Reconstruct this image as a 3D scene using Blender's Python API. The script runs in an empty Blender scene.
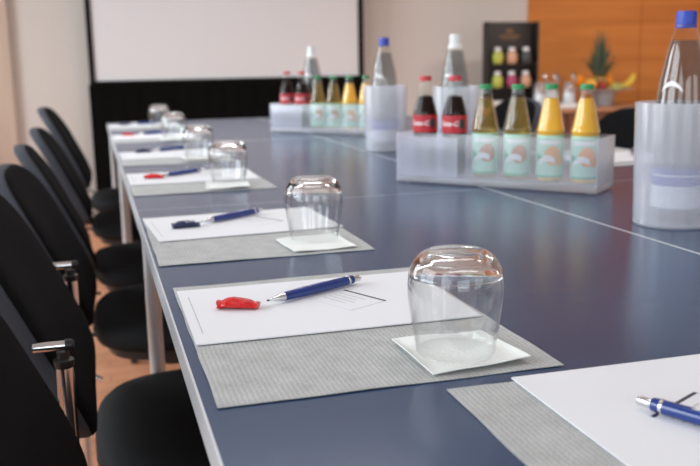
import bpy, bmesh, math, random
from mathutils import Vector, Matrix
random.seed(7)
S = bpy.context.scene
COL = S.collection
PI = math.pi
R = math.radians
ZT = 0.74                     # table top height

# ------------------------------------------------------------------ materials
def new_mat(name):
    m = bpy.data.materials.new(name); m.use_nodes = True
    nt = m.node_tree
    return m, nt, nt.nodes['Principled BSDF'], nt.nodes['Material Output']

def pmat(name, col, rough=0.5, metal=0.0, spec=0.5, var=0.0, vscale=30, bump=0.0, bscale=200, coat=0.0, sheen=0.0, emit=None):
    m, nt, b, out = new_mat(name)
    b.inputs['Base Color'].default_value = (*col, 1)
    b.inputs['Roughness'].default_value = rough
    b.inputs['Metallic'].default_value = metal
    b.inputs['Specular IOR Level'].default_value = spec
    b.inputs['Coat Weight'].default_value = coat
    b.inputs['Sheen Weight'].default_value = sheen
    if sheen: b.inputs['Sheen Roughness'].default_value = 0.4
    tc = nt.nodes.new('ShaderNodeTexCoord')
    if var:
        n = nt.nodes.new('ShaderNodeTexNoise'); n.inputs['Scale'].default_value = vscale; n.inputs['Detail'].default_value = 4
        nt.links.new(tc.outputs['Object'], n.inputs['Vector'])
        r = nt.nodes.new('ShaderNodeMapRange'); r.inputs[3].default_value = 1 - var; r.inputs[4].default_value = 1 + var
        nt.links.new(n.outputs['Fac'], r.inputs[0])
        mx = nt.nodes.new('ShaderNodeVectorMath'); mx.operation = 'SCALE'
        mx.inputs[0].default_value = col
        nt.links.new(r.outputs[0], mx.inputs['Scale'])
        nt.links.new(mx.outputs[0], b.inputs['Base Color'])
    if bump:
        n2 = nt.nodes.new('ShaderNodeTexNoise'); n2.inputs['Scale'].default_value = bscale; n2.inputs['Detail'].default_value = 3
        nt.links.new(tc.outputs['Object'], n2.inputs['Vector'])
        bp = nt.nodes.new('ShaderNodeBump'); bp.inputs['Strength'].default_value = bump; bp.inputs['Distance'].default_value = 0.002
        nt.links.new(n2.outputs['Fac'], bp.inputs['Height'])
        nt.links.new(bp.outputs[0], b.inputs['Normal'])
    return m

def wood_mat(name, c1, c2, scale=(0.6, 6, 14), rough=0.4, rot=(0, 0, 0)):
    m, nt, b, out = new_mat(name)
    tc = nt.nodes.new('ShaderNodeTexCoord'); mp = nt.nodes.new('ShaderNodeMapping')
    mp.inputs['Scale'].default_value = scale; mp.inputs['Rotation'].default_value = rot
    n = nt.nodes.new('ShaderNodeTexNoise'); n.inputs['Scale'].default_value = 1.0; n.inputs['Detail'].default_value = 6; n.inputs['Distortion'].default_value = 0.6
    cr = nt.nodes.new('ShaderNodeValToRGB')
    cr.color_ramp.elements[0].position = 0.3; cr.color_ramp.elements[0].color = (*c1, 1)
    cr.color_ramp.elements[1].position = 0.7; cr.color_ramp.elements[1].color = (*c2, 1)
    nt.links.new(tc.outputs['Object'], mp.inputs[0]); nt.links.new(mp.outputs[0], n.inputs['Vector'])
    nt.links.new(n.outputs['Fac'], cr.inputs[0]); nt.links.new(cr.outputs[0], b.inputs['Base Color'])
    b.inputs['Roughness'].default_value = rough
    return m

def glass_mat(name, ior=1.5, col=(1, 1, 1), rough=0.0, clear=0.0):
    m, nt, b, out = new_mat(name)
    b.inputs['Base Color'].default_value = (*col, 1)
    b.inputs['Transmission Weight'].default_value = 1.0
    b.inputs['Roughness'].default_value = rough
    b.inputs['IOR'].default_value = ior
    if clear:                                  # a share passes straight through the thin wall
        tr = nt.nodes.new('ShaderNodeBsdfTransparent'); mx = nt.nodes.new('ShaderNodeMixShader'); mx.inputs[0].default_value = clear
        nt.links.new(b.outputs[0], mx.inputs[1]); nt.links.new(tr.outputs[0], mx.inputs[2]); nt.links.new(mx.outputs[0], out.inputs['Surface'])
    return m

def thin_mat(name, tint=(1, 1, 1), milky=0.0, milk=(0.9, 0.9, 0.92), gloss_rough=0.03, ior=1.5, gloss=1.0):
    """thin clear sheet: see-through, fresnel gloss, optional milky diffuse share"""
    m, nt, b, out = new_mat(name)
    nt.nodes.remove(b)
    tr = nt.nodes.new('ShaderNodeBsdfTransparent'); tr.inputs[0].default_value = (*tint, 1)
    base = tr.outputs[0]
    if milky:
        d = nt.nodes.new('ShaderNodeBsdfDiffuse'); d.inputs[0].default_value = (*milk, 1)
        t = nt.nodes.new('ShaderNodeBsdfTranslucent'); t.inputs[0].default_value = (*milk, 1)
        h = nt.nodes.new('ShaderNodeMixShader'); h.inputs[0].default_value = 0.5
        nt.links.new(d.outputs[0], h.inputs[1]); nt.links.new(t.outputs[0], h.inputs[2])
        mm = nt.nodes.new('ShaderNodeMixShader'); mm.inputs[0].default_value = milky
        nt.links.new(base, mm.inputs[1]); nt.links.new(h.outputs[0], mm.inputs[2]); base = mm.outputs[0]
    g = nt.nodes.new('ShaderNodeBsdfGlossy'); g.inputs['Roughness'].default_value = gloss_rough
    fr = nt.nodes.new('ShaderNodeFresnel'); ge = nt.nodes.new('ShaderNodeNewGeometry'); mr = nt.nodes.new('ShaderNodeMapRange')
    mr.inputs[3].default_value = ior; mr.inputs[4].default_value = 1 / ior
    nt.links.new(ge.outputs['Backfacing'], mr.inputs[0]); nt.links.new(mr.outputs[0], fr.inputs['IOR'])
    mu = nt.nodes.new('ShaderNodeMath'); mu.operation = 'MULTIPLY'; mu.inputs[1].default_value = gloss
    nt.links.new(fr.outputs[0], mu.inputs[0])
    mx = nt.nodes.new('ShaderNodeMixShader')
    nt.links.new(mu.outputs[0], mx.inputs[0]); nt.links.new(base, mx.inputs[1]); nt.links.new(g.outputs[0], mx.inputs[2])
    nt.links.new(mx.outputs[0], out.inputs['Surface'])
    return m

def mat_placemat():
    m, nt, b, out = new_mat('nonwoven')
    tc = nt.nodes.new('ShaderNodeTexCoord')
    n = nt.nodes.new('ShaderNodeTexNoise'); n.inputs['Scale'].default_value = 38; n.inputs['Detail'].default_value = 6
    n2 = nt.nodes.new('ShaderNodeTexNoise'); n2.inputs['Scale'].default_value = 700; n2.inputs['Detail'].default_value = 2
    cr = nt.nodes.new('ShaderNodeValToRGB')
    cr.color_ramp.elements[0].position = 0.25; cr.color_ramp.elements[0].color = (0.40, 0.405, 0.40, 1)
    cr.color_ramp.elements[1].position = 0.75; cr.color_ramp.elements[1].color = (0.52, 0.525, 0.52, 1)
    nt.links.new(tc.outputs['Object'], n.inputs['Vector']); nt.links.new(tc.outputs['Object'], n2.inputs['Vector'])
    nt.links.new(n.outputs['Fac'], cr.inputs[0])
    w = nt.nodes.new('ShaderNodeTexWave'); w.wave_type = 'BANDS'; w.bands_direction = 'X'
    w.inputs['Scale'].default_value = 72; w.inputs['Distortion'].default_value = 2.6; w.inputs['Detail Scale'].default_value = 3
    nt.links.new(tc.outputs['Object'], w.inputs['Vector'])
    mr = nt.nodes.new('ShaderNodeMapRange'); mr.inputs[3].default_value = 0.91; mr.inputs[4].default_value = 1.05
    nt.links.new(w.outputs['Fac'], mr.inputs[0])
    mr2 = nt.nodes.new('ShaderNodeMapRange'); mr2.inputs[3].default_value = 0.66; mr2.inputs[4].default_value = 1.34
    nt.links.new(n2.outputs['Fac'], mr2.inputs[0])
    mm = nt.nodes.new('ShaderNodeMath'); mm.operation = 'MULTIPLY'
    nt.links.new(mr.outputs[0], mm.inputs[0]); nt.links.new(mr2.outputs[0], mm.inputs[1])
    sc = nt.nodes.new('ShaderNodeVectorMath'); sc.operation = 'SCALE'
    nt.links.new(cr.outputs[0], sc.inputs[0]); nt.links.new(mm.outputs[0], sc.inputs['Scale'])
    nt.links.new(sc.outputs[0], b.inputs['Base Color'])
    bp = nt.nodes.new('ShaderNodeBump'); bp.inputs['Strength'].default_value = 0.35; bp.inputs['Distance'].default_value = 0.0006
    nt.links.new(w.outputs['Fac'], bp.inputs['Height']); nt.links.new(bp.outputs[0], b.inputs['Normal'])
    b.inputs['Roughness'].default_value = 0.85
    return m

def mat_floor():
    m, nt, b, out = new_mat('parquet')
    tc = nt.nodes.new('ShaderNodeTexCoord')
    br = nt.nodes.new('ShaderNodeTexBrick')
    br.inputs['Color1'].default_value = (0.60, 0.25, 0.125, 1); br.inputs['Color2'].default_value = (0.68, 0.30, 0.16, 1)
    br.inputs['Mortar'].default_value = (0.36, 0.14, 0.07, 1); br.inputs['Scale'].default_value = 1.0
    br.inputs['Mortar Size'].default_value = 0.0015; br.inputs['Brick Width'].default_value = 0.6; br.inputs['Row Height'].default_value = 0.075
    n = nt.nodes.new('ShaderNodeTexNoise'); n.inputs['Scale'].default_value = 12; n.inputs['Detail'].default_value = 6
    mr = nt.nodes.new('ShaderNodeMapRange'); mr.inputs[3].default_value = 0.8; mr.inputs[4].default_value = 1.2
    sc = nt.nodes.new('ShaderNodeVectorMath'); sc.operation = 'SCALE'
    nt.links.new(tc.outputs['Object'], br.inputs['Vector']); nt.links.new(tc.outputs['Object'], n.inputs['Vector'])
    nt.links.new(n.outputs['Fac'], mr.inputs[0]); nt.links.new(br.outputs['Color'], sc.inputs[0]); nt.links.new(mr.outputs[0], sc.inputs['Scale'])
    nt.links.new(sc.outputs[0], b.inputs['Base Color'])
    b.inputs['Roughness'].default_value = 0.4
    return m

M = dict(
    table=pmat('blue_laminate', (0.044, 0.075, 0.145), 0.22, spec=0.32, var=0.03, vscale=4, bump=0.02, bscale=400),
    edge=pmat('pale_edge_band', (0.62, 0.64, 0.67), 0.3, var=0.02),
    chrome=pmat('chrome', (0.78, 0.78, 0.79), 0.14, metal=1.0, var=0.02),
    legmet=pmat('grey_lacquered_metal', (0.70, 0.72, 0.74), 0.35, metal=0.25, var=0.02),
    fabric=pmat('black_seat_fabric', (0.0032, 0.0034, 0.0040), 0.9, spec=0.1, var=0.15, vscale=300, bump=0.3, bscale=900),
    seatfab=pmat('black_seat_cushion_fabric', (0.0095, 0.0102, 0.0115), 0.85, spec=0.2, var=0.15, vscale=300, bump=0.3, bscale=900),
    rim=pmat('charcoal_edge_sheen', (0.050, 0.055, 0.069), 0.8, spec=0.3, var=0.2, vscale=500, bump=0.3, bscale=900),  # blue-grey sheen of side light put into the back edge colour
    plastic=pmat('black_plastic', (0.012, 0.012, 0.013), 0.4, var=0.05),
    paper=pmat('white_paper', (0.80, 0.81, 0.845), 0.6, var=0.006, vscale=3),
    ink=pmat('grey_ink', (0.38, 0.39, 0.44), 0.6, var=0.02),
    navyink=pmat('navy_ink', (0.016, 0.022, 0.06), 0.6, var=0.02),
    paleink=pmat('pale_print', (0.70, 0.74, 0.84), 0.6, var=0.02),
    napkin=pmat('napkin_tissue', (0.88, 0.90, 0.87), 0.9, var=0.015, vscale=60, bump=0.25, bscale=350),
    mat=mat_placemat(),
    glass=glass_mat('tumbler_glass', 1.47),
    tumbler_wall=thin_mat('tumbler_wall_glass', (0.985, 0.99, 0.99), 0.0, gloss_rough=0.01, ior=1.5, gloss=1.6),
    penblue=pmat('blue_pen_plastic', (0.010, 0.036, 0.20), 0.22, var=0.03, coat=0.4),
    silver=pmat('satin_silver', (0.70, 0.70, 0.71), 0.25, metal=1.0, var=0.02),
    pendark=pmat('dark_pen_point', (0.03, 0.03, 0.035), 0.4, var=0.02),
    red=pmat('red_foil', (0.62, 0.012, 0.013), 0.3, var=0.08, vscale=150),
    navyfoil=pmat('navy_foil', (0.012, 0.02, 0.075), 0.3, var=0.1, vscale=150),
    frost=thin_mat('frosted_acrylic', (0.95, 0.95, 0.98), 0.15, (0.90, 0.91, 0.95), 0.25),
    frostbase=thin_mat('frosted_acrylic_base', (0.95, 0.95, 0.98), 0.45, (0.80, 0.82, 0.87), 0.2),
    frostthick=thin_mat('dense_frosted_acrylic', (0.95, 0.95, 0.98), 0.55, (0.80, 0.81, 0.86), 0.3),
    cooler=thin_mat('cooler_acrylic', (0.95, 0.95, 0.98), 0.35, (0.94, 0.95, 0.98), 0.2),
    bglass=thin_mat('bottle_glass', (0.97, 0.98, 0.97), 0.0, gloss_rough=0.02, gloss=1.3),
    cglass=thin_mat('cola_glass', (0.97, 0.98, 0.97), 0.0, gloss_rough=0.02, gloss=0.45),
    jglass=thin_mat('jar_glass', (0.95, 0.96, 0.97), 0.16, gloss_rough=0.02, gloss=1.5),
    water=thin_mat('water', (0.62, 0.64, 0.66), 0.05, (0.8, 0.8, 0.8), 0.03, 1.33, 1.0),
    cola=pmat('cola', (0.014, 0.005, 0.004), 0.3, spec=0.1, var=0.02),
    apple=thin_mat('apple_drink', (0.91, 0.79, 0.46), 0.16, (0.80, 0.58, 0.18), 0.05, 1.33),
    orange=pmat('orange_drink', (0.90, 0.47, 0.03), 0.3, var=0.03),
    capgreen=pmat('green_cap', (0.010, 0.26, 0.075), 0.4, var=0.04),
    capred=pmat('red_cap', (0.55, 0.03, 0.04), 0.35, var=0.04),
    capblue=pmat('blue_cap', (0.012, 0.045, 0.42), 0.35, var=0.04),
    capwhite=pmat('white_cap', (0.80, 0.80, 0.79), 0.4, var=0.02),
    lred=pmat('red_label', (0.50, 0.018, 0.03), 0.35, var=0.04),
    lwhite=pmat('white_print', (0.85, 0.85, 0.85), 0.5, var=0.02),
    lmint=pmat('mint_label', (0.46, 0.71, 0.55), 0.45, var=0.04),
    lgreen=pmat('green_print', (0.07, 0.40, 0.18), 0.5, var=0.04),
    lorange=pmat('orange_print', (0.88, 0.36, 0.08), 0.5, var=0.08),
    lapple=pmat('apple_print', (0.52, 0.20, 0.07), 0.5, var=0.15),
    ldark=pmat('dark_print', (0.04, 0.045, 0.05), 0.5, var=0.1),
    lblue=pmat('blue_label', (0.006, 0.025, 0.36), 0.45, var=0.04),
    lpale=pmat('pale_label', (0.78, 0.80, 0.80), 0.5, var=0.03),
    wall=pmat('wall_paint', (0.72, 0.675, 0.625), 0.9, var=0.012, vscale=2),
    wallpale=pmat('pale_wall_paint', (0.78, 0.78, 0.76), 0.9, var=0.012, vscale=2),
    ceil=pmat('ceiling_paint', (0.60, 0.60, 0.59), 0.9, var=0.01),
    floor=mat_floor(),
    panel=wood_mat('panel_wood', (0.60, 0.190, 0.030), (0.74, 0.27, 0.050), (0.7, 5, 11), 0.5),
    board=wood_mat('sideboard_wood', (0.13, 0.05, 0.028), (0.20, 0.08, 0.045), (1.5, 6, 14), 0.4),
    boardtop=wood_mat('sideboard_top_wood', (0.36, 0.17, 0.09), (0.45, 0.22, 0.12), (1.5, 8, 8), 0.4),
    door=wood_mat('door_wood', (0.56, 0.43, 0.34), (0.66, 0.52, 0.42), (8, 6, 0.8), 0.45),
    trim=pmat('pale_trim', (0.66, 0.58, 0.52), 0.6, var=0.02),
    winframe=pmat('window_frame_white', (0.75, 0.75, 0.74), 0.4, var=0.02),
    screen=pmat('screen_fabric', (0.745, 0.745, 0.755), 0.85, var=0.006, vscale=2),
    black=pmat('black_drape', (0.006, 0.006, 0.0055), 0.9, spec=0.2, var=0.1, vscale=6),
    stand=pmat('dark_display_board', (0.022, 0.017, 0.015), 0.5, var=0.08),
    gold=pmat('dull_gold_print', (0.22, 0.12, 0.05), 0.5, var=0.05),
    china=pmat('white_china', (0.80, 0.80, 0.79), 0.25, var=0.01),
    sugar=pmat('white_sugar', (0.82, 0.82, 0.80), 0.9, var=0.03),
    bowl=pmat('grey_bowl', (0.50, 0.51, 0.53), 0.3, var=0.03),
    ofruit=pmat('orange_peel', (0.95, 0.29, 0.010), 0.5, var=0.08, bump=0.3, bscale=120),
    mango=pmat('mango_skin', (0.80, 0.42, 0.06), 0.45, var=0.12, vscale=12),
    banana=pmat('banana_skin', (0.72, 0.50, 0.06), 0.5, var=0.12, vscale=20),
    applered=pmat('apple_red', (0.38, 0.03, 0.02), 0.35, var=0.2, vscale=15),
    grape=pmat('green_grape', (0.50, 0.47, 0.12), 0.35, var=0.1),
    stalk=pmat('stalk_brown', (0.12, 0.08, 0.03), 0.7, var=0.1),
    pine=pmat('pineapple_skin', (0.34, 0.20, 0.05), 0.6, var=0.3, vscale=45, bump=0.5, bscale=60),
    crown=pmat('pineapple_leaf', (0.19, 0.25, 0.16), 0.5, var=0.25, vscale=12),
    tlime=pmat('lime_tin', (0.48, 0.52, 0.09), 0.4, var=0.04),
    tpeach=pmat('peach_tin', (0.64, 0.36, 0.22), 0.4, var=0.04),
    tdark=pmat('charcoal_tin', (0.055, 0.060, 0.062), 0.4, var=0.04),
    tmag=pmat('magenta_tin', (0.42, 0.06, 0.15), 0.4, var=0.04),
)

# ------------------------------------------------------------------ mesh helpers
def obj(name, bm, mat, parent=None, smooth=True, loc=None, rot=None, angle=35):
    me = bpy.data.meshes.new(name)
    bmesh.ops.recalc_face_normals(bm, faces=bm.faces)
    bm.to_mesh(me); bm.free()
    o = bpy.data.objects.new(name, me); COL.objects.link(o)
    if mat: me.materials.append(M[mat] if isinstance(mat, str) else mat)
    if smooth:
        for p in me.polygons: p.use_smooth = True
        try: me.set_sharp_from_angle(angle=R(angle))
        except Exception: pass
    if loc is not None: o.location = loc
    if rot is not None: o.rotation_euler = rot
    if parent: o.parent = parent
    return o

def tag(o, label, cat, group=None, kind=None):
    if label: o['label'] = label
    if cat: o['category'] = cat
    if group: o['group'] = group
    if kind: o['kind'] = kind
    return o

def thing(name, label, cat, loc=(0, 0, 0), rz=0, group=None):
    o = bpy.data.objects.new(name, None); COL.objects.link(o)
    o.empty_display_size = 0.05
    o.location = loc; o.rotation_euler = (0, 0, rz)
    return tag(o, label, cat, group)

def copy_tree(root, loc, rz=None, label=None, name=None):
    r = root.copy(); COL.objects.link(r); r.location = loc
    if rz is not None: r.rotation_euler = (0, 0, rz)
    if label: r['label'] = label
    def rec(src, dst):
        for ch in list(src.children):
            c = ch.copy(); COL.objects.link(c); c.parent = dst
            rec(ch, c)
    rec(root, r)
    return r

def struct(name, bm, mat, parent=None, smooth=False):
    o = obj(name, bm, mat, parent, smooth)
    if not parent: o['kind'] = 'structure'
    return o

def BM(): return bmesh.new()

def box(bm, c, s, bev=0.0, rz=0.0, seg=2, rot=None):
    mt = Matrix.Translation(c) @ (rot if rot else Matrix.Rotation(rz, 4, 'Z')) @ Matrix.Diagonal((*s, 1))
    r = bmesh.ops.create_cube(bm, size=1.0, matrix=mt)
    if bev:
        es = set()
        for v in r['verts']: es.update(v.link_edges)
        bmesh.ops.bevel(bm, geom=list(es), offset=bev, segments=seg, affect='EDGES', profile=0.5)
    return bm

def bx(x0, x1, y0, y1, z0, z1, bm=None, bev=0.0):
    bm = bm or BM()
    return box(bm, ((x0 + x1) / 2, (y0 + y1) / 2, (z0 + z1) / 2), (x1 - x0, y1 - y0, z1 - z0), bev)

def lathe(bm, prof, seg=48, c=(0, 0), close=False):
    """prof: list of (r, z); r=0 ends become poles"""
    rings = []
    for r, z in prof:
        if r < 1e-6: rings.append([bm.verts.new((c[0], c[1], z))])
        else: rings.append([bm.verts.new((c[0] + r * math.cos(2 * PI * k / seg), c[1] + r * math.sin(2 * PI * k / seg), z)) for k in range(seg)])
    pairs = list(zip(rings, rings[1:])) + ([(rings[-1], rings[0])] if close else [])
    for a, b in pairs:
        for k in range(seg):
            q = (k + 1) % seg
            if len(a) == 1 and len(b) == 1: continue
            if len(a) == 1: bm.faces.new((a[0], b[k], b[q]))
            elif len(b) == 1: bm.faces.new((a[k], a[q], b[0]))
            else: bm.faces.new((a[k], a[q], b[q], b[k]))
    return bm

def loft(bm, rings, cap=True):
    vs = [[bm.verts.new(p) for p in r] for r in rings]
    n = len(vs[0])
    for a, b in zip(vs, vs[1:]):
        for k in range(n):
            q = (k + 1) % n
            bm.faces.new((a[k], a[q], b[q], b[k]))
    if cap:
        bm.faces.new(vs[0]); bm.faces.new(vs[-1])
    return bm

def tube(bm, pts, r, seg=16, cap=True):
    pts = [Vector(p) for p in pts]
    rs = r if isinstance(r, (list, tuple)) else [r] * len(pts)
    rings = []; up = None
    for i, p in enumerate(pts):
        d = (pts[min(i + 1, len(pts) - 1)] - pts[max(i - 1, 0)]).normalized()
        if up is None:
            up = Vector((0, 0, 1)) if abs(d.z) < 0.9 else Vector((1, 0, 0))
        u = (up - d * up.dot(d)).normalized(); w = d.cross(u); up = u
        rings.append([p + (u * math.cos(2 * PI * k / seg) + w * math.sin(2 * PI * k / seg)) * rs[i] for k in range(seg)])
    return loft(bm, rings, cap)

def arc(p0, p1, p2, n=6):
    p0, p1, p2 = Vector(p0), Vector(p1), Vector(p2)
    return [p0.lerp(p1, t / n).lerp(p1.lerp(p2, t / n), t / n) for t in range(n + 1)]

def sphere(bm, c, r, sc=(1, 1, 1), u=20, v=14, rot=None):
    mt = Matrix.Translation(c) @ (rot if rot else Matrix()) @ Matrix.Diagonal((*sc, 1))
    bmesh.ops.create_uvsphere(bm, u_segments=u, v_segments=v, radius=r, matrix=mt)
    return bm

def wrap_patch(bm, fr, a0, a1, zlo, zhi, off=0.0004, n=14, thick=0.0003, m=4):
    """curved patch hugging a lathe of radius fr(z); zlo, zhi may be functions of t in 0..1"""
    f = lambda z: z if callable(z) else (lambda t: z)
    zlo, zhi = f(zlo), f(zhi)
    def grid(o):
        g = []
        for i in range(n + 1):
            t = i / n; a = a0 + (a1 - a0) * t
            row = []
            for j in range(m + 1):
                z = zlo(t) + (zhi(t) - zlo(t)) * j / m
                row.append(bm.verts.new(((fr(z) + o) * math.cos(a), (fr(z) + o) * math.sin(a), z)))
            g.append(row)
        return g
    g = grid(off)
    for i in range(n):
        for j in range(m):
            bm.faces.new((g[i][j], g[i + 1][j], g[i + 1][j + 1], g[i][j + 1]))
    return bm

def wrap_blob(bm, fr, a, z, rx, rz, off=0.0006, n=18, ir=0.0):
    """round printed patch on a bottle label"""
    r0 = fr(z)
    pt = lambda q, t: (a + q * rx * math.cos(t) / r0, z + q * rz * math.sin(t))
    put = lambda aa, zz: bm.verts.new(((fr(zz) + off) * math.cos(aa), (fr(zz) + off) * math.sin(aa), zz))
    c = put(a, z); prev = None
    for q in (.25, .5, .75, 1.0):
        ring = [put(*pt(q, 2 * PI * k / n)) for k in range(n)]
        for k in range(n):
            k2 = (k + 1) % n
            if prev is None: bm.faces.new((c, ring[k], ring[k2]))
            else: bm.faces.new((prev[k], ring[k], ring[k2], prev[k2]))
        prev = ring
    return bm

def wrap_text(txt, fr, a_mid, z_mid, size, off=0.0006, shear=0.25):
    cu = bpy.data.curves.new('txt', 'FONT'); cu.body = txt; cu.size = size; cu.shear = shear
    cu.align_x = 'CENTER'; cu.align_y = 'CENTER'; cu.resolution_u = 3; cu.offset = size * 0.025
    to = bpy.data.objects.new('txt', cu); COL.objects.link(to)
    dg = bpy.context.evaluated_depsgraph_get(); dg.update()
    me = bpy.data.meshes.new_from_object(to.evaluated_get(dg))
    bm = BM(); bm.from_mesh(me)
    bpy.data.objects.remove(to); bpy.data.curves.remove(cu); bpy.data.meshes.remove(me)
    for v in bm.verts:
        z = z_mid + v.co.y; r = fr(z) + off; a = a_mid + v.co.x / fr(z_mid)
        v.co = (r * math.cos(a), r * math.sin(a), z)
    return bm

def interp(prof):
    def f(z):
        for (r0, z0), (r1, z1) in zip(prof, prof[1:]):
            if z0 <= z <= z1 and z1 > z0: return r0 + (r1 - r0) * (z - z0) / (z1 - z0)
        return prof[-1][0] if z > prof[-1][1] else prof[0][0]
    return f

# ------------------------------------------------------------------ the room
X0, X1, Y0, Y1, ZC = -1.8, 5.6, -3.0, 6.0, 2.75
struct('floor', bx(X0 - .2, X1 + .2, Y0 - .2, Y1 + .2, -0.05, 0), 'floor')
struct('ceiling', bx(X0 - .2, X1 + .2, Y0 - .2, Y1 + .2, ZC, ZC + 0.1), 'ceil')
XP = 3.145                                    # where the wood cladding starts
struct('wall_far', bx(X0, X1, Y1, Y1 + 0.1, 0, ZC), 'wall')
struct('wall_right', bx(X1, X1 + 0.1, Y0, Y1, 0, ZC), 'wallpale')

def wall_with_holes(name, axis, pos, a0, a1, holes, z0=0.85, z1=2.3, thick=0.15):
    bm = BM(); cur = a0
    def seg(u0, u1, za, zb):
        if axis == 'x': bx(pos - thick, pos, u0, u1, za, zb, bm)
        else: bx(u0, u1, pos - thick, pos, za, zb, bm)
    for h0, h1 in holes:
        seg(cur, h0, 0, ZC); seg(h0, h1, 0, z0); seg(h0, h1, z1, ZC); cur = h1
    seg(cur, a1, 0, ZC)
    struct(name, bm, 'wallpale')

WL = [(-2.4, -0.6), (0.2, 2.0), (2.9, 4.7)]
WB = [(-1.0, 1.0), (2.0, 4.0)]  # unseen windows behind the camera, added for front light
wall_with_holes('wall_left', 'x', X0, Y0, Y1, WL)
wall_with_holes('wall_back', 'y', Y0, X0, X1, WB)
n = 0
for axis, pos, holes in (('x', X0, WL), ('y', Y0, WB)):
    for h0, h1 in holes:
        n += 1
        bm = BM(); mid = (h0 + h1) / 2
        for (u0, u1, za, zb) in ((h0, h1, .85, .91), (h0, h1, 2.24, 2.3), (h0, h0 + .06, .91, 2.24), (h1 - .06, h1, .91, 2.24), (mid - .03, mid + .03, .91, 2.24)):
            if axis == 'x': bx(pos - .10, pos - .04, u0, u1, za, zb, bm)
            else: bx(u0, u1, pos - .10, pos - .04, za, zb, bm)
        struct('window_%d' % n, bm, 'winframe')
bm = bx(XP, 4.10, Y1 - 0.022, Y1 - 0.001, 0, ZC); bx(4.106, 5.10, Y1 - 0.022, Y1 - 0.001, 0, ZC, bm); bx(5.106, X1, Y1 - 0.022, Y1 - 0.001, 0, ZC, bm)
struct('trim_1', bm, 'panel')
struct('baseboard_far', bx(-0.45, XP, Y1 - 0.015, Y1 - 0.001, 0, 0.07), 'trim')
bm = bx(-1.40, -0.56, Y1 - 0.05, Y1 - 0.01, 0.005, 2.05)
dr = struct('door_1', bm, 'door')
bm = bx(-0.56, -0.462, Y1 - 0.07, Y1 - 0.001, 0, 2.12); bx(-1.5, -1.40, Y1 - 0.07, Y1 - 0.001, 0, 2.12, bm); bx(-1.40, -0.56, Y1 - 0.07, Y1 - 0.001, 2.05, 2.12, bm)
obj('door_frame', bm, 'door', dr, False)
bm = BM(); tube(bm, [(-0.64, Y1 - .05, 1.05), (-0.64, Y1 - .10, 1.05), (-0.76, Y1 - .10, 1.05)], 0.009)
obj('door_handle', bm, 'chrome', dr)

# projection screen with a black drape below it
t = thing('projection_screen', 'large white projection screen with black border and black drape at far wall', 'projection screen', (0.91, 5.84, 0))
bm = bx(-0.872, 0.872, -0.006, 0.006, 0.905, 2.15); obj('screen_surface', bm, 'screen', t, False)
bm = BM()
for a in ((-0.905, -0.872, 0.88, 2.18), (0.872, 0.905, 0.88, 2.18), (-0.872, 0.872, 0.88, 0.905), (-0.872, 0.872, 2.15, 2.18)):
    bx(a[0], a[1], -0.02, 0.02, a[2], a[3], bm)
obj('border_frame', bm, 'black', t, False)
rings = []
bm = BM(); top = []; bot = []
N = 120
for i in range(N + 1):
    x = -0.915 + 1.83 * i / N; y = 0.004 * math.sin(i * 0.9) + 0.003 * math.sin(i * 0.37)
    top.append(bm.verts.new((x, y * 0.5, 0.885))); bot.append(bm.verts.new((x, y, 0.03)))
for i in range(N): bm.faces.new((top[i], top[i + 1], bot[i + 1], bot[i]))
bmesh.ops.solidify(bm, geom=bm.faces[:], thickness=0.004)
obj('drape', bm, 'black', t)
for s in (-1, 1):
    bm = bx(s * 0.86 - .02, s * 0.86 + .02, 0.03, 0.06, 0.02, 2.15); bx(s * 0.86 - .02, s * 0.86 + .02, -0.12, 0.12, 0.0, 0.025, bm)
    obj('stand_leg', bm, 'black', t, False)

# ------------------------------------------------------------------ tables
def table(x0, x1, y0, y1, label, en=0.002, ef=0.002):
    t = thing('conference_table', label, 'table', ((x0 + x1) / 2, (y0 + y1) / 2, 0), 0, 'blue conference tables pushed together')
    w, d = x1 - x0, y1 - y0; e = 0.002
    obj('tabletop', bx(-w / 2 + e, w / 2 - e, -d / 2 + en, d / 2 - ef, ZT - 0.026, ZT), 'table', t, False)
    bm = BM(); zb, zt = ZT - 0.0262, ZT + 0.0001
    bx(-w / 2, -w / 2 + e, -d / 2, d / 2, zb, zt, bm); bx(w / 2 - e, w / 2, -d / 2, d / 2, zb, zt, bm)
    bx(-w / 2 + e, w / 2 - e, -d / 2, -d / 2 + en, zb, zt, bm); bx(-w / 2 + e, w / 2 - e, d / 2 - ef, d / 2, zb, zt, bm)
    obj('edge_band', bm, 'edge', t, False)
    bm = BM()
    for s in (-1, 1):
        bx(-w / 2 + .05, w / 2 - .05, s * (d / 2 - .05) - .012, s * (d / 2 - .05) + .012, ZT - .075, ZT - .0265, bm)
        bx(s * (w / 2 - .05) - .012, s * (w / 2 - .05) + .012, -d / 2 + .062, d / 2 - .062, ZT - .075, ZT - .0265, bm)
    obj('apron_frame', bm, 'legmet', t, False)
    for sx in (-1, 1):
        for sy in (-1, 1):
            bm = BM(); lx, ly = sx * (w / 2 - (0.016 if sy > 0 else 0.027)), sy * (d / 2 - 0.034)
            tube(bm, [(lx, ly, 0.02), (lx, ly, ZT - 0.0265)], 0.0105, 20)
            lg = obj('leg', bm, 'legmet', t)
            bm = BM(); lathe(bm, [(0, 0), (0.0125, 0), (0.0125, 0.016), (0.0105, 0.0205), (0, 0.0205)], 20, (lx, ly))
            obj('foot', bm, 'plastic', lg)
    return t
XL0, XM, XR1 = 0.065, 0.765, 1.465
ys = [(0.235, 1.6143), (1.6157, 2.978), (2.981, 4.20)]
nm = ['nearest', 'middle', 'farthest']
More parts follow.
